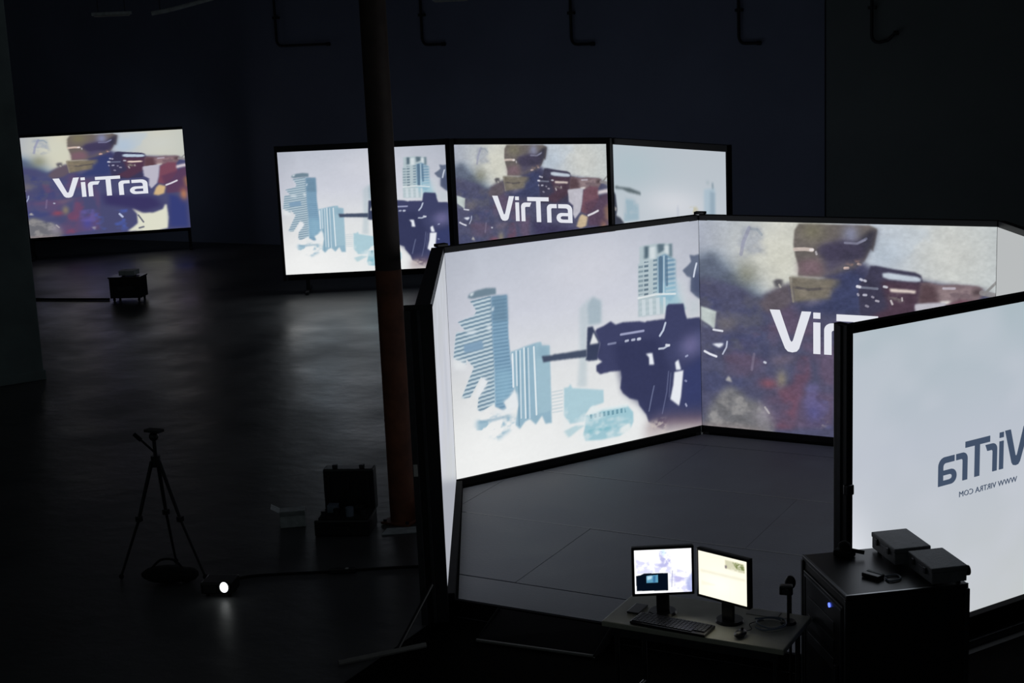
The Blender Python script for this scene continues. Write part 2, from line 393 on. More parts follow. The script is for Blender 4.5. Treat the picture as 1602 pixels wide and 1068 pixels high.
  ('p',(60,64,78),1,4,[-4,356,12,380,24,494,14,541,54,556,94,596,-14,628]),
  ('n',(190,186,180),0.9,16,[5,458,29,475,18,540,-3,542]),
  ('p',(168,188,202),0.85,8,[814,272,904,252,903,663,806,675]),
  ('p',(140,160,176),0.7,8,[862,279,903,287,897,664,859,669]),
  ('p',(172,184,192),0.9,5,[829,209,860,206,860,233,836,238]),
  ('p',(130,148,160),0.9,5,[877,220,891,218,894,259,880,266]),
  ('p',(186,192,204),0.7,6,[580,419,591,400,598,435,593,643,574,645]),
  ('n',(190,184,150),0.7,20,[692,408,756,401,762,442,691,450]),
],
'M1': [
  ('n',(206,206,240),0.8,60,[18,210,440,325,1009,583,1004,1025,616,1004,598,531,34,538]),
  ('p',(168,168,220),0.8,14,[472,97,536,247,521,345,602,332,560,413,452,408,413,357,481,310,444,161]),
  ('n',(180,180,226),0.9,26,[434,30,608,53,643,333,465,425]),
  ('e',(190,226,240),0.6,[513,66,41,81]),
  ('p',(150,160,214),0.7,16,[896,747,1009,549,1004,1025,921,952]),
  ('p',(180,176,224),0.8,14,[692,619,870,678,785,775,690,736]),
  ('l',(160,160,190),0.8,16,[664,500,646,869]),
  ('p',(4,12,26),1,3,[26,587,99,574,167,536,584,547,583,951,28,937]),
  ('p',(90,150,180),1,4,[208,596,407,580,406,756,207,759]),
  ('p',(190,220,236),0.9,8,[219,605,313,593,297,667,219,696]),
  ('p',(40,90,140),0.8,6,[326,602,366,600,356,753,322,752]),
  ('l',(250,250,252),1,20,[-7,986,589,977]),
],
'M2': [
  ('e',(255,252,238),1,[424,669,405,341]),
  ('p',(222,218,196),0.7,20,[41,417,971,397,972,447,41,468]),
  ('p',(236,228,206),0.5,10,[58,669,342,692,342,709,58,772]),
  ('p',(206,204,176),1,6,[559,67,951,71,961,267,874,274,569,257]),
  ('n',(110,122,70),0.9,30,[712,85,951,88,953,253,826,254]),
  ('p',(96,88,96),0.9,6,[555,194,597,191,593,259,561,259]),
  ('n',(236,232,214),0.8,26,[601,215,826,204,827,287,601,282]),
  ('l',(240,236,216),0.6,6,[653,604,655,942]),
  ('l',(236,232,210),0.7,8,[174,93,551,53]),
],
}

def smooth_noise(h, w, cells, seed):
    rng = np.random.default_rng(seed); out = np.zeros((h, w)); amp = 1.0; tot = 0
    for o in range(3):
        c = max(2, int(cells*2**o)); g = rng.random((c+2, c+2))
        y = np.linspace(0, c, h); x = np.linspace(0, c, w); yi = y.astype(int); xi = x.astype(int); fy = (y-yi)[:, None]; fx = (x-xi)[None]
        fy = fy*fy*(3-2*fy); fx = fx*fx*(3-2*fx)
        a = g[yi][:, xi]; b = g[yi][:, xi+1]; c_ = g[yi+1][:, xi]; d = g[yi+1][:, xi+1]
        out += amp*((a*(1-fx)+b*fx)*(1-fy) + (c_*(1-fx)+d*fx)*fy); tot += amp; amp *= .55
    return out/tot
class Art:
    def __init__(s, w, h, bg, win=(0, 1)):
        s.w, s.h = w, h
        s.U, s.V = np.meshgrid(np.linspace(win[0], win[1], w)*1000, np.linspace(0, 1000, h)); s.du = (win[1]-win[0])*1000/(w-1); s.dv = 1000/(h-1)
        s.img = bg(s.U/1000, s.V/1000)
    def mask(s, pts):
        P = np.array(pts, float).reshape(-1, 2); m = np.zeros(s.U.shape); sub = [(-.25, -.25), (.25, -.25), (-.25, .25), (.25, .25)]
        sel = (s.U > P[:, 0].min()-s.du) & (s.U < P[:, 0].max()+s.du) & (s.V > P[:, 1].min()-s.dv) & (s.V < P[:, 1].max()+s.dv)
        if not sel.any(): return m
        for ox, oy in sub:
            x = s.U[sel]+ox*s.du; y = s.V[sel]+oy*s.dv; ins = np.zeros(x.shape, bool)
            for i in range(len(P)):
                x0, y0 = P[i]; x1, y1 = P[i-1]
                if y0 == y1: continue
                ins ^= ((y0 > y) != (y1 > y)) & (x < (x1-x0)*(y-y0)/(y1-y0)+x0)
            m[sel] += ins*.25
        return m
    def blur(s, m, r):
        for ax, st in ((1, s.du), (0, s.dv)):
            k = int(round(r/st))
            if k < 1: continue
            for _ in range(2):
                pad = np.pad(m, [(k+1, k) if a == ax else (0, 0) for a in (0, 1)], mode='edge'); c = np.cumsum(pad, axis=ax)
                n = m.shape[ax]; a = np.take(c, range(2*k+1, 2*k+1+n), axis=ax); b = np.take(c, range(0, n), axis=ax); m = (a-b)/(2*k+1)
        return m
    def put(s, m, c): s.img += m[..., None]*(np.array(c, float)-s.img)
    def run(s, ops):
        for i, o in enumerate(ops):
            k, c, al = o[0], o[1], o[2]
            if k == 'p': s.put(al*s.blur(s.mask(o[4]), o[3]), c)
            elif k == 'e':
                cx, cy, rx, ry = o[3]; d = ((s.U-cx)/rx)**2 + ((s.V-cy)/ry)**2; s.put(al*np.exp(-d*1.1), c)
            elif k == 'l':
                P = np.array(o[4], float).reshape(-1, 2); D = np.full(s.U.shape, 1e9); asp = 1.38
                for a, b in zip(P[:-1], P[1:]):
                    dx, dy = (b[0]-a[0])*asp, b[1]-a[1]; L = dx*dx+dy*dy+1e-9
                    t = np.clip((((s.U-a[0])*asp)*dx + (s.V-a[1])*dy)/L, 0, 1)
                    D = np.minimum(D, np.hypot((s.U-a[0])*asp-t*dx, s.V-a[1]-t*dy))
                s.put(al*np.clip((o[3]*.62-D)/max(s.dv, 1.5)+.5, 0, 1), c)
            elif k == 's':
                ang, per = o[3]; m = s.mask(o[4]); ph = (s.V if ang < 500 else s.U)*1.0
                if ang == 10: ph = s.V + .15*s.U
                if ang == 230: ph = s.U
                st = np.clip(.5+1.6*np.sin(2*np.pi*ph/per), 0, 1); s.put(al*m*st, c)
            elif k == 'n':
                m = s.blur(s.mask(o[4]), 8); n = smooth_noise(s.h, s.w, max(3, 1000/o[3]*.6), i+3); s.put(al*m*np.clip((n-.42)*5, 0, 1), c)
        return s.img
def lerp3(V, stops):
    out = np.zeros(V.shape+(3,)); xs = [a for a, _ in stops]
    for k in range(3): out[..., k] = np.interp(V, xs, [c[k] for _, c in stops])
    return out
def bg_left(U, V):
    a = lerp3(V, [(0, (186, 191, 203)), (.3, (203, 206, 217)), (.6, (222, 224, 226)), (1, (232, 234, 234))])
    return a + (np.clip(.12-U, 0, 1)*-90 + np.clip(U-.75, 0, 1)*-40)[..., None]
def bg_mid(U, V):
    return lerp3(U, [(0, (168, 174, 188)), (.18, (182, 188, 192)), (.3, (204, 205, 197)), (.62, (186, 194, 204)), (.85, (198, 201, 198)), (1, (190, 196, 197))])
def bg_right(U, V):
    return lerp3(V, [(0, (184, 192, 200)), (.5, (190, 198, 206)), (1, (212, 216, 222))])
def bg_side(U, V):
    a = lerp3(V, [(0, (190, 194, 200)), (.45, (202, 204, 212)), (1, (206, 210, 210))])
    return a
def bg_back(U, V):
    a = lerp3(V, [(0, (172, 186, 194)), (.4, (186, 193, 204)), (1, (196, 200, 202))]); return a
def bg_m1(U, V): return np.zeros(U.shape+(3,)) + np.array((252., 252., 255.))
def bg_m2(U, V): return np.zeros(U.shape+(3,)) + np.array((250., 246., 226.))

def picture(name, w, h, z0, img, mat, parent, y=-.004, y_front=True):
    """a flat picture: grid of w x h metres carrying its colours, facing local -y"""
    H, W, _ = img.shape
    u = np.linspace(0, w, W); z = np.linspace(z0+h, z0, H); X, Z = np.meshgrid(u, z)
    co = np.stack([X, np.full_like(X, y), Z], -1).reshape(-1, 3).astype(np.float32)
    idx = np.arange(W*H).reshape(H, W)
    f = np.stack([idx[1:, :-1], idx[1:, 1:], idx[:-1, 1:], idx[:-1, :-1]], -1).reshape(-1, 4)
    if not y_front: f = f[:, ::-1]
    me = bpy.data.meshes.new(name); n = len(f)
    me.vertices.add(len(co)); me.vertices.foreach_set('co', co.ravel())
    me.loops.add(n*4); me.loops.foreach_set('vertex_index', f.ravel().astype(np.int32))
    me.polygons.add(n); me.polygons.foreach_set('loop_start', np.arange(0, n*4, 4, dtype=np.int32)); me.update(calc_edges=True)
    c = np.clip(img, 0, 255)/255; c = np.where(c <= .04045, c/12.92, ((c+.055)/1.055)**2.4)
    at = me.color_attributes.new('picture', 'FLOAT_COLOR', 'POINT')
    at.data.foreach_set('color', np.concatenate([c, np.ones((H, W, 1))], -1).reshape(-1).astype(np.float32))
    me.materials.append(mat); me.validate(); return link(bpy.data.objects.new(name, me), parent)

# the word on the screens, drawn in units: x 0..740, y 0 (cap line)..230 (base line)
def arc(cx, cy, r, a0, a1, n=6, ry=None):
    ry = r if ry is None else ry
    return [(cx+r*math.cos(math.radians(a0+(a1-a0)*k/n)), cy+ry*math.sin(math.radians(a0+(a1-a0)*k/n))) for k in range(n+1)]
GLYPHS = [
    [(0, 0), (50, 0), (101, 162), (108, 172), (116, 162), (160, 2), (206, 2), (146, 206), (134, 222), (112, 228), (90, 224), (76, 208)],
    [(217, 5), (251, 5), (251, 37), (217, 37)], [(217, 58), (251, 58), (251, 228), (217, 228)],
    [(270, 228), (270, 100)] + arc(308, 96, 38, 180, 270) + [(366, 58), (350, 96), (318, 96)] + arc(318, 108, 12, 270, 180, 3) + [(306, 228)],
    [(330, 8), (528, 8), (528, 44), (452, 44), (452, 232), (412, 232), (412, 44), (330, 44)],
    [(510, 234), (510, 108)] + arc(548, 106, 38, 180, 270) + [(600, 68), (600, 104), (560, 104)] + arc(560, 116, 12, 270, 180, 3) + [(548, 234)],
]
A_OUT = [(620, 68), (690, 68)] + arc(690, 118, 50, 270, 360) + [(740, 234), (640, 234)] + arc(640, 190, 44, 90, 270, 8) + [(700, 146), (700, 130)] + arc(682, 122, 18, 0, -90, 3) + [(620, 104)]
A_IN = [(652, 176), (702, 176), (702, 204), (652, 204)] 
def word_mesh(name, mat, parent, x0, x1, ztop, zbot, y0, y1, mirror=False):
    """letters as flat-topped solids between y0 and y1"""
    bm = bmesh.new(); sx = (x1-x0)/740; sz = (zbot-ztop)/232
    def pt(p, y): return bm.verts.new((x0+p[0]*sx, y, ztop+p[1]*sz))
    def solid(poly):
        lo = [pt(p, y0) for p in poly]; hi = [pt(p, y1) for p in poly]; n = len(poly)
        bm.faces.new(lo); bm.faces.new(hi[::-1])
        for i in range(n): bm.faces.new((lo[i], hi[i], hi[(i+1) % n], lo[(i+1) % n]))
    for g in GLYPHS: solid(g)
    # the a: four strokes around its counter
    a = [[(614, 68), (690, 68)] + arc(690, 118, 50, 270, 360) + [(740, 150), (702, 150), (702, 126)] + arc(682, 124, 20, 0, -90, 4) + [(614, 104)],
         [(702, 150), (740, 150), (740, 234), (702, 234)],
         [(640, 146), (702, 146), (702, 174), (652, 174), (636, 180), (632, 190), (596, 190)] + arc(640, 190, 44, 180, 262, 5)[1:],
         [(596, 190), (632, 190), (636, 200), (652, 205), (702, 205), (702, 234), (640, 234)] + arc(640, 190, 44, 98, 180, 5)[:-1]]
    for g in a: solid(g)
    bm.normal_update()
    bmesh.ops.triangulate(bm, faces=[f for f in bm.faces if len(f.verts) > 4])
    bmesh.ops.recalc_face_normals(bm, faces=bm.faces)
    me = bpy.data.meshes.new(name); bm.to_mesh(me); bm.free(); me.materials.append(mat)
    return link(bpy.data.objects.new(name, me), parent)

# ------------------------------------------------------------------ projection screens
def screen(P0, P1, z0, h, img, label, group, rail=.05, brail=.055, depth=.06, posts='lr', feet=True, foot_z=0.0, gap=0.0, backing='leak', inset=0.0, ledge=.03):
    """P0..P1: the picture's left and right end on the plan, as its audience sees it; local x right, y away from the audience"""
    P0, P1 = Vector(P0), Vector(P1); d = P1-P0; wid = d.length
    t = thing('projection_screen', label, 'screen', (P0.x, P0.y, 0), math.atan2(d.y, d.x), group)
    pic = picture('screen_surface', wid-2*gap-.008, h, z0, img, M['picture'], t)
    pic.location.x = gap+.004
    if backing:
        MB().box(.03, wid-.03, .002, .012, z0+.01, z0+h-.01).build('screen_rear', M[backing], t)
    MB().box(-gap*0, wid, .0, depth, z0+h+.001, z0+h+rail, .004).build('top_rail', M['black'], t)
    MB().box(.035, wid-.035, -ledge, depth, z0-brail, z0-.001, .004).build('bottom_rail', M['fascia'], t)
    for k, c in enumerate('lr'):
        if c not in posts: continue
        xa = .002+inset if c == 'l' else wid-.062-inset
        MB().box(xa, xa+.06, .014, depth, foot_z, z0+h+rail-.004, .004).build('post', M['black'], t)
        if feet:
            MB().box(xa+.005, xa+.055, -.25, .45, foot_z+.001, foot_z+.05, .006).build('foot', M['dark_metal'], t)
    return t, wid
V = [(-1.326, -2.304), (-2.594, -.009), (-1.301, 2.294), (1.306, 2.268), (2.607, -.008), (1.308, -2.240)]
Z0, HS = .19, 1.9
PW, PH = 460, 330
img_left = Art(PW, PH, bg_left).run(ART['B'])
img_mid = Art(PW, PH, bg_mid).run(ART['C'])
def grain(im, amp, seed):
    h, w, _ = im.shape; n = smooth_noise(h, w, 90, seed)-.5; m = smooth_noise(h, w, 22, seed+1)-.5
    return im*(1+amp*(n+m)[..., None]*(1.25-im.mean(-1, keepdims=True)/255))
img_left = grain(img_left, .05, 5); img_mid = grain(img_mid, .2, 9)
img_right = Art(230, 160, bg_right).run(ART['R'])
img_side = Art(60, 120, bg_side).run([('n', (206, 210, 222), .5, 120, [0, 0, 1000, 0, 1000, 1000, 0, 1000]),
    ('p', (186, 190, 200), .5, 30, [560, 300, 700, 300, 720, 640, 560, 640]), ('p', (162, 165, 175), .9, 10, [-50, 570, 1000, 1000, -50, 1100])])
img_back = Art(60, 44, bg_back).run([('n', (200, 204, 214), .4, 160, [0, 0, 1000, 0, 1000, 1000, 0, 1000]), ('e', (238, 240, 246), .95, [985, 790, 70, 190])])  # the ellipse paints a bright glow into the picture near one lower corner
G5 = 'five screens of the enclosed arena'
sA, wA = screen(V[0], V[1], Z0, HS, img_side, 'pale arena screen seen nearly edge-on beside the round column', G5, posts='r', feet=False, depth=.10, backing='leak_dim', ledge=.055)
sB, wB = screen(V[1], V[2], Z0, HS, img_left, 'large arena screen showing pale blue towers and a dark rifle', G5, posts='lr', feet=False, backing='leak_dim')
sC, wC = screen(V[2], V[3], Z0, HS, img_mid, 'large arena screen showing a helmeted soldier above the grey platform', G5, posts='lr', feet=False)
sD, wD = screen(V[3], V[4], Z0, HS, img_right[:, ::-1][::2, ::2]*0+np.array((184., 187., 188.)), 'blank grey arena screen at the right edge of the photo', G5, posts='lr', feet=False)
word_mesh('lettering', M['letter_white'], sC, .255*wC, .775*wC, Z0+HS*(1-.410), Z0+HS*(1-.612), -.010, -.0045)
# the near right screen is thin translucent cloth: its picture shows through to the outside, mirrored
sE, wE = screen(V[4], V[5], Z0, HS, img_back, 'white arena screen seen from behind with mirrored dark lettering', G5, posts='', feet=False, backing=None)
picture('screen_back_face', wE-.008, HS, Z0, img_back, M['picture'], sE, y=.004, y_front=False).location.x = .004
word_mesh('lettering', M['letter_slate'], sE, wE*(1-.603), wE*(1-.294), Z0+HS*(1-.418), Z0+HS*(1-.546), -.0075, .0075)
def text_mesh(name, body, size, mat, parent, xmid, z, y0, y1, width):
    cu = bpy.data.curves.new(name, 'FONT'); cu.body = body; cu.size = size; cu.align_x = 'CENTER'; cu.extrude = (y1-y0)/2; cu.resolution_u = 2
    tmp = bpy.data.objects.new('tmp', cu); col.objects.link(tmp); dg = bpy.context.evaluated_depsgraph_get(); me = bpy.data.meshes.new_from_object(tmp.evaluated_get(dg))
    bpy.data.objects.remove(tmp); xs = [v.co.x for v in me.vertices]; k = width/(max(xs)-min(xs))
    for v in me.vertices: v.co = Vector((xmid + v.co.x*k, (y0+y1)/2 - v.co.z, z + v.co.y))
    me.name = name; me.materials.clear(); me.materials.append(mat); return link(bpy.data.objects.new(name, me), parent)
text_mesh('address_lettering', 'WWW VIRTRA COM', .050, M['letter_slate'], sE, wE*(1-.463), Z0+HS*(1-.600), -.0065, .0065, wE*.198)
# end posts of the arena
p = MB().box(wE-.002, wE+.045, -.03, .075, 0, Z0+HS+.06, .004); p.build('end_post', M['black'], sE)
MB().box(wE+.045, wE+.052, .005, .03, 0, Z0+HS+.05).build('edge_strip', M['dark_metal'], sE)
MB().box(wE+.01, wE+.06, .06, .10, 1.18, 1.24, .008).build('clamp', M['black_gloss'], sE)
MB().box(.02, wE-.01, .03, .09, .002, .05, .006).build('floor_rail', M['dark_metal'], sE)
MB().box(.02, wE-.01, .012, .022, .05, Z0-.055).build('kick_board', M['fascia'], sE)
MB().box(-.008, .002, -.012, .17, 0, Z0+HS+.05, .003).build('end_panel', M['black'], sA)
MB().box(-.03, .02, .13, .17, 0, Z0+HS+.02, .004).build('outer_post', M['dark_metal'], sA)
MB().box(-.02, .0, .07, .09, 0, Z0+HS+.02, .003).build('inner_post', M['dark_metal'], sA)
MB().box(-.033, -.0305, .138, .165, 1.02, 1.10).build('label_sticker', M['paper'], sA)
MB().box(0, wA, .012, .022, .001, Z0-.055).build('kick_board', M['fascia'], sA)
for s_, w_ in ((sB, wB), (sC, wC), (sD, wD)):
    MB().box(0, w_, .016, .026, .001, Z0-.055).build('kick_board', M['fascia'], s_)
for s_ in (sB, sC, sD):
    MB().box(-.0035, .0035, -.0065, .03, .121, Z0+HS+.048).build('corner_strip', M['fascia'], s_)
for s_, w_ in ((sB, wB), (sC, wC)):      # corner brackets where the rails meet
    MB().box(-.05, .05, .01, .075, Z0+HS+.05, Z0+HS+.075, .005).build('corner_bracket', M['black_gloss'], s_)
# outrigger that steadies the end of the edge-on screen
ag = math.atan2(V[1][1]-V[0][1], V[1][0]-V[0][0])
def to_local(root, p):
    a = root.rotation_euler.z; x, y = p[0]-root.location.x, p[1]-root.location.y
    return (x*math.cos(a)+y*math.sin(a), -x*math.sin(a)+y*math.cos(a), p[2])
MB().tube(to_local(sA, (-1.60, -3.17, .02)), to_local(sA, (-1.24, -2.72, .02)), .018, seg=8).build('outrigger_bar', M['trim_dim'], sA)
MB().tube(to_local(sA, (-1.36, -2.42, .30)), to_local(sA, (-1.36, -2.86, .03)), .012, seg=8).build('outrigger_strut', M['black'], sA)

# the three screens in a shallow arc further back
Q = [((-10.501, 8.273), (-8.281, 9.598)), ((-8.123, 9.597), (-5.538, 9.581)), ((-5.402, 9.501), (-3.183, 8.174))]
G3 = 'three screens of the shallow arc'
lo = lambda im: im.reshape(PH//2, 2, PW//2, 2, 3).mean((1, 3))
s1, w1 = screen(*Q[0], .298, 1.9, lo(img_left), 'left screen of the far arc, half hidden by the round column', G3, rail=.09, brail=.09, inset=.3)
s2, w2 = screen(*Q[1], .298, 1.9, lo(img_mid), 'middle screen of the far arc with soldier and white lettering', G3, rail=.09, brail=.09, inset=.3)
s3, w3 = screen(*Q[2], .298, 1.9, img_right, 'right screen of the far arc showing a pale sky and slim tower', G3, rail=.09, brail=.09, inset=.3)
word_mesh('lettering', M['letter_white'], s2, .247*w2, .770*w2, .298+1.9*(1-.408), .298+1.9*(1-.612), -.010, -.0045)
for s_, w_, L, R in ((s1, w1, .04, .068), (s2, w2, .068, .055), (s3, w3, .055, .03)):
    MB().box(-L, .004, -.02, .06, .2, 2.29, .004).build('side_rail', M['black'], s_)
    MB().box(w_-.004, w_+R, -.02, .06, .2, 2.29, .004).build('side_rail', M['black'], s_)
# the lone screen at the far left
img_100 = Art(260, 165, lambda U, V: bg_mid(U, V)*np.array((1.02, 1.0, .97)), win=(.084, .99)).run(ART['C'])
img_100 = np.clip(img_100 + (img_100-np.mean(img_100, -1, keepdims=True))*.5, 0, 255)
d100 = (3.006*math.cos(.7236), 3.006*math.sin(.7236))
s4, w4 = screen((-17.972, 10.225), (-17.972+d100[0], 10.225+d100[1]), .414, 1.9, img_100, 'lone screen with soldier and white lettering at the far left', None, rail=.05, brail=.06, backing='leak_dim')
word_mesh('lettering', M['letter_white'], s4, .172*w4, .752*w4, .414+1.9*(1-.420), .414+1.9*(1-.622), -.012, -.0045)

# ------------------------------------------------------------------ platform inside the arena
def clip(poly, a, b, c):   # keep a*x+b*y<=c
    out = []
    for i in range(len(poly)):
        p, q = poly[i-1], poly[i]; dp, dq = a*p[0]+b*p[1]-c, a*q[0]+b*q[1]-c
        if (dp <= 0) != (dq <= 0):
            t = dp/(dp-dq); out.append((p[0]+t*(q[0]-p[0]), p[1]+t*(q[1]-p[1])))
        if dq <= 0: out.append(q)
    return out
plat = thing('stage_platform', 'low grey floor platform inside the arena of screens', 'platform', (0, 0, 0))
k = .975
HEX = [(x*k, y*k) for x, y in V]; HEX[0] = (-1.315, -2.17); HEX[5] = (1.29, -2.17)
def inner(poly):
    for i in range(6):
        (x0, y0), (x1, y1) = HEX[i], HEX[(i+1) % 6]; dx, dy = x1-x0, y1-y0
        if dx*(0-y0)-dy*(0-x0) < 0: a, b = -dy, dx       # centre on the right
        else: a, b = dy, -dx
        c = a*x0+b*y0
        if a*0+b*0 > c: a, b, c = -a, -b, -c
        poly = clip(poly, a, b, c)
        if len(poly) < 3: return []
    return poly
rows = [-2.2, -1.77, -.55, .67, 1.89, 2.35]
for r in range(len(rows)-1):
    x = -5.98 + (0 if r % 2 else 1.22)
    while x < 3:
        g = .0015
        pl = inner([(x+g, rows[r]+.007), (x+2.44-g, rows[r]+.007), (x+2.44-g, rows[r+1]-.007), (x+g, rows[r+1]-.007)])
        if len(pl) >= 3:
            A2 = sum(pl[i-1][0]*pl[i][1]-pl[i][0]*pl[i-1][1] for i in range(len(pl)))
            if abs(A2) > .02:
                if A2 < 0: pl = pl[::-1]
                dz = random.uniform(-.0012, .0012)
                MB().prism(pl, .10, .12+dz).build('platform_panel', M['platform'], plat)
        x += 2.44
for ys in (-.55, .67):
    hw = (2.60-abs(ys)*.57)*.955
    MB().box(-hw, hw, ys-.006, ys+.006, .1005, .1215).build('seam_strip', M['seam'], plat)
MB().prism([(x*.996, y*.996) if i not in (0, 5) else ((-1.388, -2.17) if i == 0 else (1.337, -2.17)) for i, (x, y) in enumerate(V)][::-1], .0, .098).build('platform_base', M['fascia'], plat)
MB().box(-1.36, 1.31, -2.19, -2.172, 0, .117).build('front_fascia', M['fascia'], plat)
mt = tag(MB().prism([(-1.42, -6.2), (6.5, -6.2), (6.5, 2.2), (3.3, .9), (1.50, -2.21), (-1.42, -2.21)], .0005, .005).build('floor_mat', M['mat_rubber']), 'black rubber mat on the floor under the table and rack', 'mat')
ramp = thing('access_ramp', 'black access ramp with a pale front edge before the platform', 'ramp', (-.58, -2.2, .006))
b = MB(); v = [b.bm.verts.new(q) for q in ((-.40, -.31, .0), (.40, -.25, .0), (.40, -.0, .0), (-.40, -.0, .0), (-.40, -.0, .105), (.40, -.0, .105), (-.40, -.31, .018), (.40, -.25, .018))]
for f in ((0, 3, 2, 1), (6, 7, 5, 4), (0, 1, 7, 6), (3, 4, 5, 2), (0, 6, 4, 3), (1, 2, 5, 7)): b.bm.faces.new([v[i] for i in f])
b.build('ramp_deck', M['fascia'], ramp)
MB().tube((-.40, -.325, .012), (.40, -.265, .012), .011, seg=8).build('edge_strip', M['trim_dim'], ramp)
for sx in (-1, 1): MB().tube((sx*.405, -.28, .02), (sx*.405, -.01, .11), .008, seg=6).build('side_strip', M['fascia'], ramp)

# ------------------------------------------------------------------ columns
c = thing('support_column', 'round red-brown steel column standing before the far screens', 'column', (-2.74, -.615, 0))
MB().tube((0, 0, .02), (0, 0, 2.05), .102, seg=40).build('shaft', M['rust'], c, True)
MB().tube((0, 0, 2.05), (0, 0, 6.2), .101, seg=40).build('upper_shaft', M['dark_brown'], c, True)  # upper part in a darker brown than the shaft below
MB().box(-.13, .13, -.13, .13, .002, .02, .003).build('base_plate', M['rust'], c)
for sx in (-1, 1):
    for sy in (-1, 1): MB().tube((sx*.105, sy*.105, .02), (sx*.105, sy*.105, .04), .014, seg=6).build('bolt', M['dark_metal'], c)
c = thing('square_column', 'wide dark square column at the far left edge', 'column', (-10.2, 2.3, 0), math.radians(-28))
MB().box(-.48, .40, -.3, .3, 0, 6.2, .012).build('shaft', M['column'], c)
MB().box(.12, .21, -.318, -.3, 1.06, 1.18, .004).build('switch_box', M['bluegrey'], c)
MB().box(-.50, .42, -.32, .32, .002, .12, .01).build('plinth', M['column'], c)

# ------------------------------------------------------------------ pipe drops on the back wall and lights overhead
for i, (x, z, dx, lab) in enumerate([(-13.86, 3.80, 1.16, 'dark wall pipe with a long foot above the lone and far screens'), (-10.64, 3.71, .42, 'dark wall pipe just right of the round column'),
                                  (-7.68, 3.61, .38, 'dark wall pipe above the middle of the far arc'), (-4.70, 3.52, .32, 'dark wall pipe above the right end of the far arc'),
                                  (-2.56, 3.46, .36, 'dark wall pipe furthest right, right of the wall seam')]):
    pt = thing('wall_pipe', lab, 'pipe', (x, 12.93, z), 0, 'pipe drops along the back wall')
    up = .13 if i == 4 else 0
    MB().path([(0, 0, 2.4), (0, 0, .12)] + [(.10-.10*math.cos(a), 0, .12-.12*math.sin(a)) for a in (.4, .8, 1.2)] + [(.12, 0, 0), (dx*.7, 0, up*.2), (dx, 0, up)], .025, 10).build('pipe_run', M['black'], pt, True)
    for z2 in (.5, 1.9): MB().box(-.06, .06, -.01, .068, z2, z2+.05, .004).build('pipe_clip', M['black'], pt)
    MB().tube((dx-.02, 0, up), (dx+.05, 0, up), .034, seg=10).build('end_fitting', M['black'], pt)
for (x, y, z, rz, L, lab) in [(-13.7, 8.4, 4.40, .5, .62, 'unlit strip light hanging high above the lone screen'), (-9.75, 10.6, 4.50, .5, .5, 'unlit strip light hanging high behind the round column'),
                              (-8.9, 11.05, 4.40, .48, .6, 'unlit strip light hanging high over the far arc')]:
    f = thing('strip_light', lab, 'light', (x, y, z), rz, 'unlit strip lights overhead')
    MB().box(-L/2, L/2, -.07, .07, 0, .05, .006).build('housing', M['pale'], f)
    MB().box(-L/2+.03, L/2-.03, -.05, .05, -.02, -.001, .006).build('diffuser', M['paper'], f)
    for sx in (-1, 1): MB().tube((sx*L*.35, 0, .05), (sx*L*.35, 0, 6.2-z), .006, seg=6).build('hanger', M['dark_metal'], f)
d = thing('ceiling_duct', 'pale slanting pipe high above the lone screen at upper left', 'pipe', (-12.75, 9.0, 4.46))
MB().path(spline([(-.42, -.25, -.06), (-.1, -.06, 0), (.45, .26, .14)], 6), .035, 10).build('pipe_run', M['pale'], d, True)
for t in ((-.3, -.18, -.04), (.3, .17, .10)): MB().tube((t[0], t[1], t[2]), (t[0], t[1], 1.74), .006, seg=6).build('hanger', M['dark_metal'], d)

# ------------------------------------------------------------------ operator's table
tb = thing('folding_table', 'grey laminate table carrying two lit monitors', 'table', (.86, -3.24, 0))
MB().box(-.50, .50, -.24, .235, .69, .72, .006).build('tabletop', M['table'], tb)
MB().box(-.46, .46, -.20, -.18, .63, .69).build('apron', M['dark_metal'], tb); MB().box(-.46, .46, .17, .19, .63, .69).build('apron', M['dark_metal'], tb)
for sx in (-1, 1):
    for sy in (-1, 1): MB().tube((sx*.44, sy*.18, .0), (sx*.44, sy*.18, .69), .014, seg=10).build('leg', M['dark_metal'], tb)
    MB().tube((sx*.44, -.18, .22), (sx*.44, .18, .22), .010, seg=8).build('stretcher', M['dark_metal'], tb)
def monitor(x, y, rz, img, label, w=.302, h=.242, zb=.855):
    t = thing('monitor', label, 'monitor', (x, y, .72), rz, 'monitors on the table')   # local x right, y away from the viewer
    zb -= .72
    MB().box(-w/2-.014, w/2+.014, .0, .035, zb-.016, zb+h+.014, .005).build('housing', M['black_gloss'], t)
    MB().box(-w/2+.05, w/2-.05, .035, .065, zb+.04, zb+h-.03, .012).build('rear_cover', M['black_gloss'], t)
    pc = picture('display', w, h, zb, img, M['monitor'], t, y=-.001); pc.location.x = -w/2
    MB().box(-.035, .035, .035, .06, .012, zb+.07, .006).build('stand_neck', M['black_gloss'], t)
    b = MB(); b.tube((0, .06, .0005), (0, .06, .014), .078, .07, seg=32); b.build('stand_base', M['black_gloss'], t, True)
    MB().box(w/2-.03, w/2-.015, -.0015, .001, zb-.012, zb-.006).build('power_button', M['dark_metal'], t)
    return t
im1 = Art(120, 96, bg_m1).run(ART['M1']); im2 = Art(120, 96, bg_m2).run(ART['M2'])
monitor(.645, -3.302, math.atan2(.146, .265), im1, 'lit monitor showing a cloudy picture with a dark window')
monitor(.97, -3.285, math.atan2(-.076, .288), im2, 'lit monitor showing a cream document page')
kb = thing('keyboard', 'dark keyboard lying before the two monitors', 'keyboard', (.735, -3.408, .72), -.06)
MB().box(-.215, .215, -.07, .07, .001, .018, .005).build('body', M['black_gloss'], kb)
q = MB()
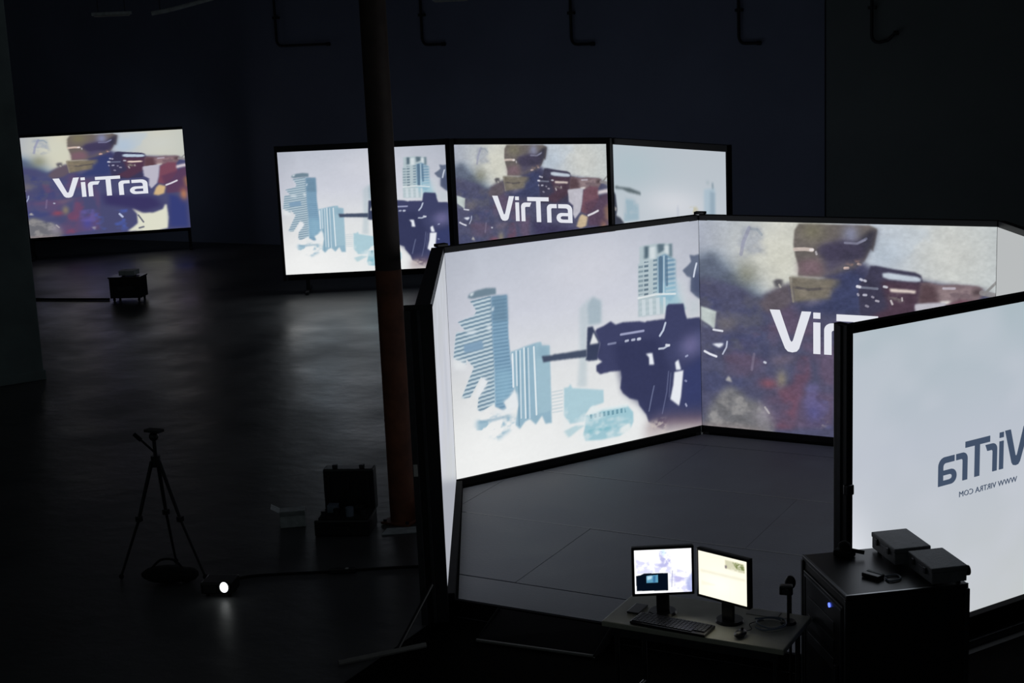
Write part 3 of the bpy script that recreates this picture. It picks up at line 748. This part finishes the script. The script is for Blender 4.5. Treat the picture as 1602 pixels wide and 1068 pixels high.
for r in range(6):
    for i in range(19 if r else 16): q.box(-.205+i*.0215, -.187+i*.0215, -.062+r*.0208, -.045+r*.0208, .018, .0235, .0)
tag(q.build('keys', M['dark_metal'], kb), kind='stuff')
for sx in (-1, 1): MB().box(sx*.18-.015, sx*.18+.015, .05, .065, .0, .004).build('rubber_foot', M['rubber'], kb)
ms = thing('mouse', 'small dark computer mouse right of the keyboard', 'mouse', (1.105, -3.398, .72), -.15)
MB().ball((0, 0, .016), .03, (.95, 1.6, .55)).build('shell', M['black_gloss'], ms, True)
MB().tube((-.004, .02, .034), (.004, .02, .034), .008, seg=10).build('wheel', M['rubber'], ms)
MB().path(spline([(0, .045, .012), (.01, .10, .006), (-.03, .16, .006), (.01, .24, .006)], 6), .0022, 6).build('cord', M['rubber'], ms)
tag(MB().box(1.03, 1.20, -3.10, -3.02, .7205, .7225).build('paper_sheet', M['paper']), 'pale sheet of paper on the table behind the cream monitor', 'paper')
tag(MB().path(spline([(1.10, -3.16, .726), (1.19, -3.12, .727), (1.27, -3.17, .728), (1.22, -3.26, .728), (1.13, -3.22, .732), (1.16, -3.14, .734), (1.25, -3.13, .734), (1.28, -3.22, .733), (1.20, -3.29, .727), (1.14, -3.27, .727)], 7), .0045, 7).build('cable_coil', M['bluegrey'], None, True), 'tangled grey cable coiled on the right of the table', 'cable')
tag(MB().box(.44, .51, -3.33, -3.20, .7205, .730, .003).build('phone', M['black_gloss']), 'flat black phone at the left end of the table', 'phone')
def camera_stand(x, y, label, hh):
    t = thing('camera_stand', label, 'camera', (x, y, .72), .3)
    MB().tube((0, 0, .001), (0, 0, .014), .042, .036, seg=20).build('base', M['black_gloss'], t, True)
    MB().tube((0, 0, .014), (0, 0, hh-.02), .007, seg=10).build('stem', M['black_gloss'], t)
    MB().box(-.045, .025, -.022, .022, hh-.025, hh+.025, .008).build('camera_body', M['black_gloss'], t)
    ln = MB(); ln.tube((-.012, -.022, hh), (-.012, -.042, hh), .016, seg=16); ln.build('lens', M['dark_metal'], t)
    return t
camera_stand(1.275, -3.14, 'small black camera on a stem at the right end of the table', .185)

# ------------------------------------------------------------------ equipment rack
rx, ry = 1.272, -2.864
ra = math.atan2(-.486, .371)
rk = thing('equipment_rack', 'black equipment rack with a blue light beside the table', 'cabinet', (rx, ry, 0), ra)   # local x along the door side, y across the top
RW, RD = .612, .63
MB().box(.0, RW, .0, RD, .09, .975, .006).build('cabinet_body', M['black'], rk)
MB().box(-.006, RW+.006, -.006, RD+.006, .977, 1.0, .004).build('top_panel', M['black_gloss'], rk)
dr = MB().box(.03, RW-.03, -.012, -.001, .14, .93, .004).build('door', M['black_gloss'], rk)
MB().box(.045, RW-.045, -.016, -.0125, .905, .915).build('door_edge', M['grey_metal'], dr)
MB().box(.045, .055, -.016, -.0125, .16, .905).build('door_edge', M['dark_metal'], dr)
MB().box(RW-.055, RW-.045, -.016, -.0125, .16, .905).build('door_edge', M['dark_metal'], dr)
MB().box(RW-.10, RW-.08, -.03, -.0125, .45, .60, .004).build('handle', M['dark_metal'], dr)
MB().tube((.412, -.0125, .878), (.412, -.018, .878), .012, seg=16).build('power_light', M['led'], dr)
for z in (.78, .68, .58):
    MB().box(.10, RW-.14, -.0155, -.0125, z-.03, z+.03, .002).build('vent_panel', M['dark_metal'], dr)
for (x, y) in ((.0, .0), (RW, .0), (RW, RD), (0, RD)):
    MB().box(x-.012, x+.012, y-.012, y+.012, .09, .976, .003).build('corner_trim', M['dark_metal'], rk)
MB().box(-.006, RW-.008, -.006, .006, 1.0002, 1.003).build('top_edge', M['grey_metal'], rk)
MB().box(RW-.007, RW+.006, -.006, RD+.006, 1.0002, 1.003).build('top_edge', M['bright_metal'], rk)
for (x, y) in ((.07, .07), (RW-.07, .07), (RW-.07, RD-.07), (.07, RD-.07)):
    k_ = MB().box(x-.03, x+.03, y-.03, y+.03, .075, .09).build('caster', M['dark_metal'], rk)
    MB().tube((x-.013, y, .0375), (x+.013, y, .0375), .0375, seg=18).build('wheel', M['rubber'], k_)
def equip_box(cx, cy, rz, L, W, H, label, knob=False):
    t = thing('equipment_box', label, 'box', (cx, cy, 1.001), rz, 'dark boxes on the rack')
    MB().box(-W/2, W/2, -L/2, L/2, .012, H*.72, .004).build('body', M['boxtop'], t)
    MB().box(-W/2-.004, W/2+.004, -L/2-.004, L/2+.004, H*.72+.001, H, .006).build('lid', M['boxtop'], t)
    for sx in (-1, 1):
        for sy in (-1, 1): MB().tube((sx*(W/2-.03), sy*(L/2-.03), 0), (sx*(W/2-.03), sy*(L/2-.03), .012), .012, seg=10).build('foot', M['rubber'], t)
    for sy in (-1, 1): MB().box(-W/2-.012, -W/2, sy*L*.25-.012, sy*L*.25+.012, H*.5, H*.85, .003).build('latch', M['dark_metal'], t)
    if knob:
        MB().tube((W/2, -L/2+.06, H*.45), (W/2+.04, -L/2+.06, H*.45), .026, seg=18).build('knob', M['black_gloss'], t, True)
    return t
bz = math.atan2(.12, .15)
equip_box(1.748, -2.705, bz, .285, .193, .10, 'dark box at the back of the rack top')
equip_box(1.985, -2.915, bz, .27, .185, .095, 'dark box with a round knob overhanging the rack edge', True)
g = thing('desk_camera', 'small black camera lump on the back corner of the rack', 'camera', (1.475, -2.80, 1.001), -.2)
MB().box(-.05, .05, -.035, .035, .0, .035, .008).build('base', M['soft_black'], g); MB().ball((0, 0, .055), .032, (1.1, .9, .9)).build('head', M['soft_black'], g, True)
MB().tube((.02, 0, .04), (.10, .03, .028), .011, seg=10).build('arm', M['soft_black'], g)
g = thing('handheld_device', 'small black device with a pale edge lying on the rack top', 'device', (1.695, -3.055, 1.001), -.35)
MB().box(-.05, .05, -.03, .03, .0, .022, .005).build('body', M['black_gloss'], g); MB().box(-.045, .045, .008, .026, .0222, .0245).build('pale_strip', M['pale'], g)
tag(MB().path(spline([(1.75, -3.03, 1.006), (1.80, -2.99, 1.007), (1.83, -3.04, 1.007), (1.79, -3.09, 1.006), (1.76, -3.06, 1.006)], 7), .005, 7).build('short_cable', M['bluegrey'], None, True), 'short grey cable lying on the rack near its front edge', 'cable')
g = thing('microphone_stand', 'black microphone on a thin floor stand beside the rack door', 'microphone', (1.225, -2.95, 0), 0)
MB().tube((0, 0, .0), (0, 0, .02), .07, .06, seg=20).build('base', M['black'], g, True); MB().tube((0, 0, .02), (0, 0, .84), .008, seg=8).build('stem', M['black'], g)
MB().ball((0, 0, .87), .03, (1, 1, 1.3)).build('head', M['black'], g, True)

# ------------------------------------------------------------------ things on the concrete, left
tp = thing('tripod', 'black tripod standing alone on the dark concrete', 'tripod', (-3.76, -2.28, 0))
top = Vector((0, 0, .86))
for f in ((-.235, -.22, 0), (-.08, .20, 0), (.36, .01, 0)):
    f = Vector(f); d = f-top; hip = top + Vector((f.x, f.y, 0)).normalized()*.03
    lg = MB().tube(hip, top+d*.5, .015, .013, seg=10).build('leg', M['black'], tp, True)
    MB().tube(top+d*.47, f+Vector((0, 0, .02)), .011, .009, seg=10).build('lower_leg', M['black'], lg, True)
    MB().box(*sum([[c_-.02, c_+.02] for c_ in (top+d*.49)], []), .004).build('leg_clamp', M['black_gloss'], lg)
    MB().ball(f+Vector((0, 0, .018)), .018).build('rubber_foot', M['rubber'], lg, True)
MB().tube((0, 0, .82), (0, 0, 1.02), .014, seg=10).build('centre_column', M['black'], tp); MB().tube((0, 0, .82), (0, 0, .90), .035, seg=14).build('shoulder', M['black_gloss'], tp)
MB().ball((0, 0, 1.045), .035).build('pan_head', M['black_gloss'], tp, True); MB().box(-.06, .075, -.035, .035, 1.08, 1.10, .004).build('camera_plate', M['black'], tp)
hd = MB().tube((-.01, .0, .93), (-.115, -.03, 1.03), .009, seg=8).build('pan_handle', M['black'], tp); MB().tube((-.10, -.027, 1.015), (-.15, -.04, 1.06), .015, seg=10).build('grip', M['rubber'], hd)
pj = thing('floor_projector', 'small projector with a lit white lens on the concrete', 'projector', (-3.10, -2.44, 0), math.radians(20))
MB().box(-.13, .10, -.09, .09, .02, .105, .012).build('housing', M['black_gloss'], pj)
for sx in (-1, 1):
    for sy in (-1, 1): MB().tube((sx*.08-.01, sy*.06, 0), (sx*.08-.01, sy*.06, .02), .012, seg=8).build('foot', M['rubber'], pj)
MB().tube((.05, -.09, .08), (.05, -.105, .08), .04, seg=20).build('lens_barrel', M['black'], pj, True)
MB().ball((.05, -.105, .08), .031, (1, .45, 1.25)).build('lens', M['lens'], pj, True)
for i in range(5): MB().box(-.11, -.02, -.0925, -.0905, .035+i*.012, .041+i*.012).build('vent_slat', M['dark_metal'], pj)
bg = thing('equipment_bag', 'low black equipment bag slumped under the tripod', 'bag', (-3.62, -2.42, 0), .35)
MB().ball((0, 0, .06), .1, (2.0, 1.1, .6)).ball((.13, .02, .05), .08, (1.2, 1.1, .62)).build('bag_body', M['soft_black'], bg, True); MB().path(spline([(-.12, 0, .10), (-.05, .02, .16), (.05, .02, .16), (.12, 0, .10)], 6), .009, 8).build('strap', M['soft_black'], bg, True)
pc_ = thing('power_cable', 'black power cable with a plug joint running from the lit projector to the arena', 'cable', (-2.52, -1.79, 0))
MB().path(spline([(-.68, -.51, .012), (-.60, -.34, .009), (-.38, -.19, .008), (-.02, .01, .009), (.22, .17, .008), (.54, .35, .010)], 8), .010, 8).build('cable_run', M['rubber'], pc_, True)
pl_ = MB().box(-.10, .10, -.02, .02, .002, .04, .008, mat=Matrix.Rotation(.5, 4, 'Z')).build('plug_joint', M['black_gloss'], pc_); MB().box(.03, .05, -.012, .012, .0402, .044).build('pale_mark', M['paper'], pl_)
# open hard case
hc = thing('hard_case', 'open black hard case standing by the round column', 'case', (-3.09, -.87, 0), math.radians(22))
MB().box(-.22, .22, -.26, .06, .0, .13, .012).build('tray', M['black_gloss'], hc)
MB().box(-.19, .19, -.23, .03, .1305, .138, .0).build('foam', M['soft_black'], hc)
lid = MB().box(-.205, .205, .065, .20, .10, .45, .015).build('lid', M['black_gloss'], hc)
for x in (-.11, .11): MB().box(x-.02, x+.02, .085, .12, .45, .48, .004).build('latch', M['dark_metal'], lid)
for x in (-.16, 0, .16): MB().box(x-.012, x+.012, .055, .064, .13, .40, .002).build('rib', M['black'], lid)
MB().path(spline([(-.06, -.262, .08), (-.05, -.30, .08), (.05, -.30, .08), (.06, -.262, .08)], 5), .010, 8).build('handle', M['rubber'], hc)
for i in range(7):
    x, y = -.16+i*.053, -.17+.11*((i*3) % 2); r = .024+.008*((i*5) % 3)
    o = (MB().box(x-r, x+r, y-r, y+r, .139, .139+r*1.5, .004) if i % 2 else MB().tube((x, y, .139), (x, y, .139+r*1.8), r*.8, seg=12)).build('fitted_item', [M['dark_metal'], M['bluegrey'], M['black_gloss']][i % 3], hc)
MB().box(.05, .052, -.262, -.2605, .05, .07).build('label_sticker', M['paper'], hc)
cb = thing('carton', 'small pale open carton lying on the concrete beside the hard case', 'box', (-3.53, -1.02, 0), math.radians(35))
MB().box(-.10, .10, -.07, .07, .002, .13, .006).build('carton_body', M['pale'], cb)
b = MB(); b.box(-.10, .10, -.075, -.071, .0, .09, mat=Matrix.Translation((0, -.0, .13)) @ Matrix.Rotation(math.radians(40), 4, 'X')); b.build('flap', M['pale'], cb)
b = MB(); b.box(-.003, .0, -.07, .07, .0, .08, mat=Matrix.Translation((-.10, 0, .128)) @ Matrix.Rotation(math.radians(-60), 4, 'Y')); b.build('flap', M['pale'], cb)
sh = thing('cardboard_sheet', 'pale flat sheet on the floor at the foot of the round column', 'sheet', (-2.58, -.80, 0), .5)
b = MB(); b.prism([(-.20, -.09), (.18, -.06), (.21, .08), (-.17, .06)], .001, .007); b.build('sheet', M['pale'], sh)

# ------------------------------------------------------------------ projector cart for the lone screen
ct = thing('projector_cart', 'dark box cart standing before the lone far screen', 'cart', (-12.72, 7.15, 0), math.radians(22))
MB().box(-.25, .25, -.16, .16, .05, .36, .01).build('cart_body', M['black'], ct); MB().box(-.26, .26, -.17, .17, .362, .385, .004).build('cart_top', M['black_gloss'], ct)
for sx in (-1, 1):
    for sy in (-1, 1): MB().tube((sx*.20-.012, sy*.12, .025), (sx*.20+.012, sy*.12, .025), .025, seg=12).build('wheel', M['rubber'], ct)
MB().box(-.12, .12, -.163, -.1605, .18, .23, .0).build('grip', M['dark_metal'], ct)
pp = thing('cart_projector', 'small pale projector on the dark cart', 'projector', (-12.70, 7.15, .386), math.radians(22))
MB().box(-.12, .14, -.10, .12, .012, .085, .01).build('housing', M['pale'], pp); MB().tube((.06, .12, .05), (.06, .14, .05), .03, seg=14).build('lens', M['black_gloss'], pp)
for sx in (-1, 1): MB().box(sx*.09-.01, sx*.09+.03, -.02, .02, .0, .012).build('foot', M['rubber'], pp)
tag(MB().path(spline([(-13.0, 7.0, .02), (-13.5, 6.86, .02), (-14.2, 6.70, .02), (-15.2, 6.6, .02)], 8), .02, 6).build('floor_cable', M['rubber'], None, True), 'dark cable running left along the floor from the cart', 'cable')
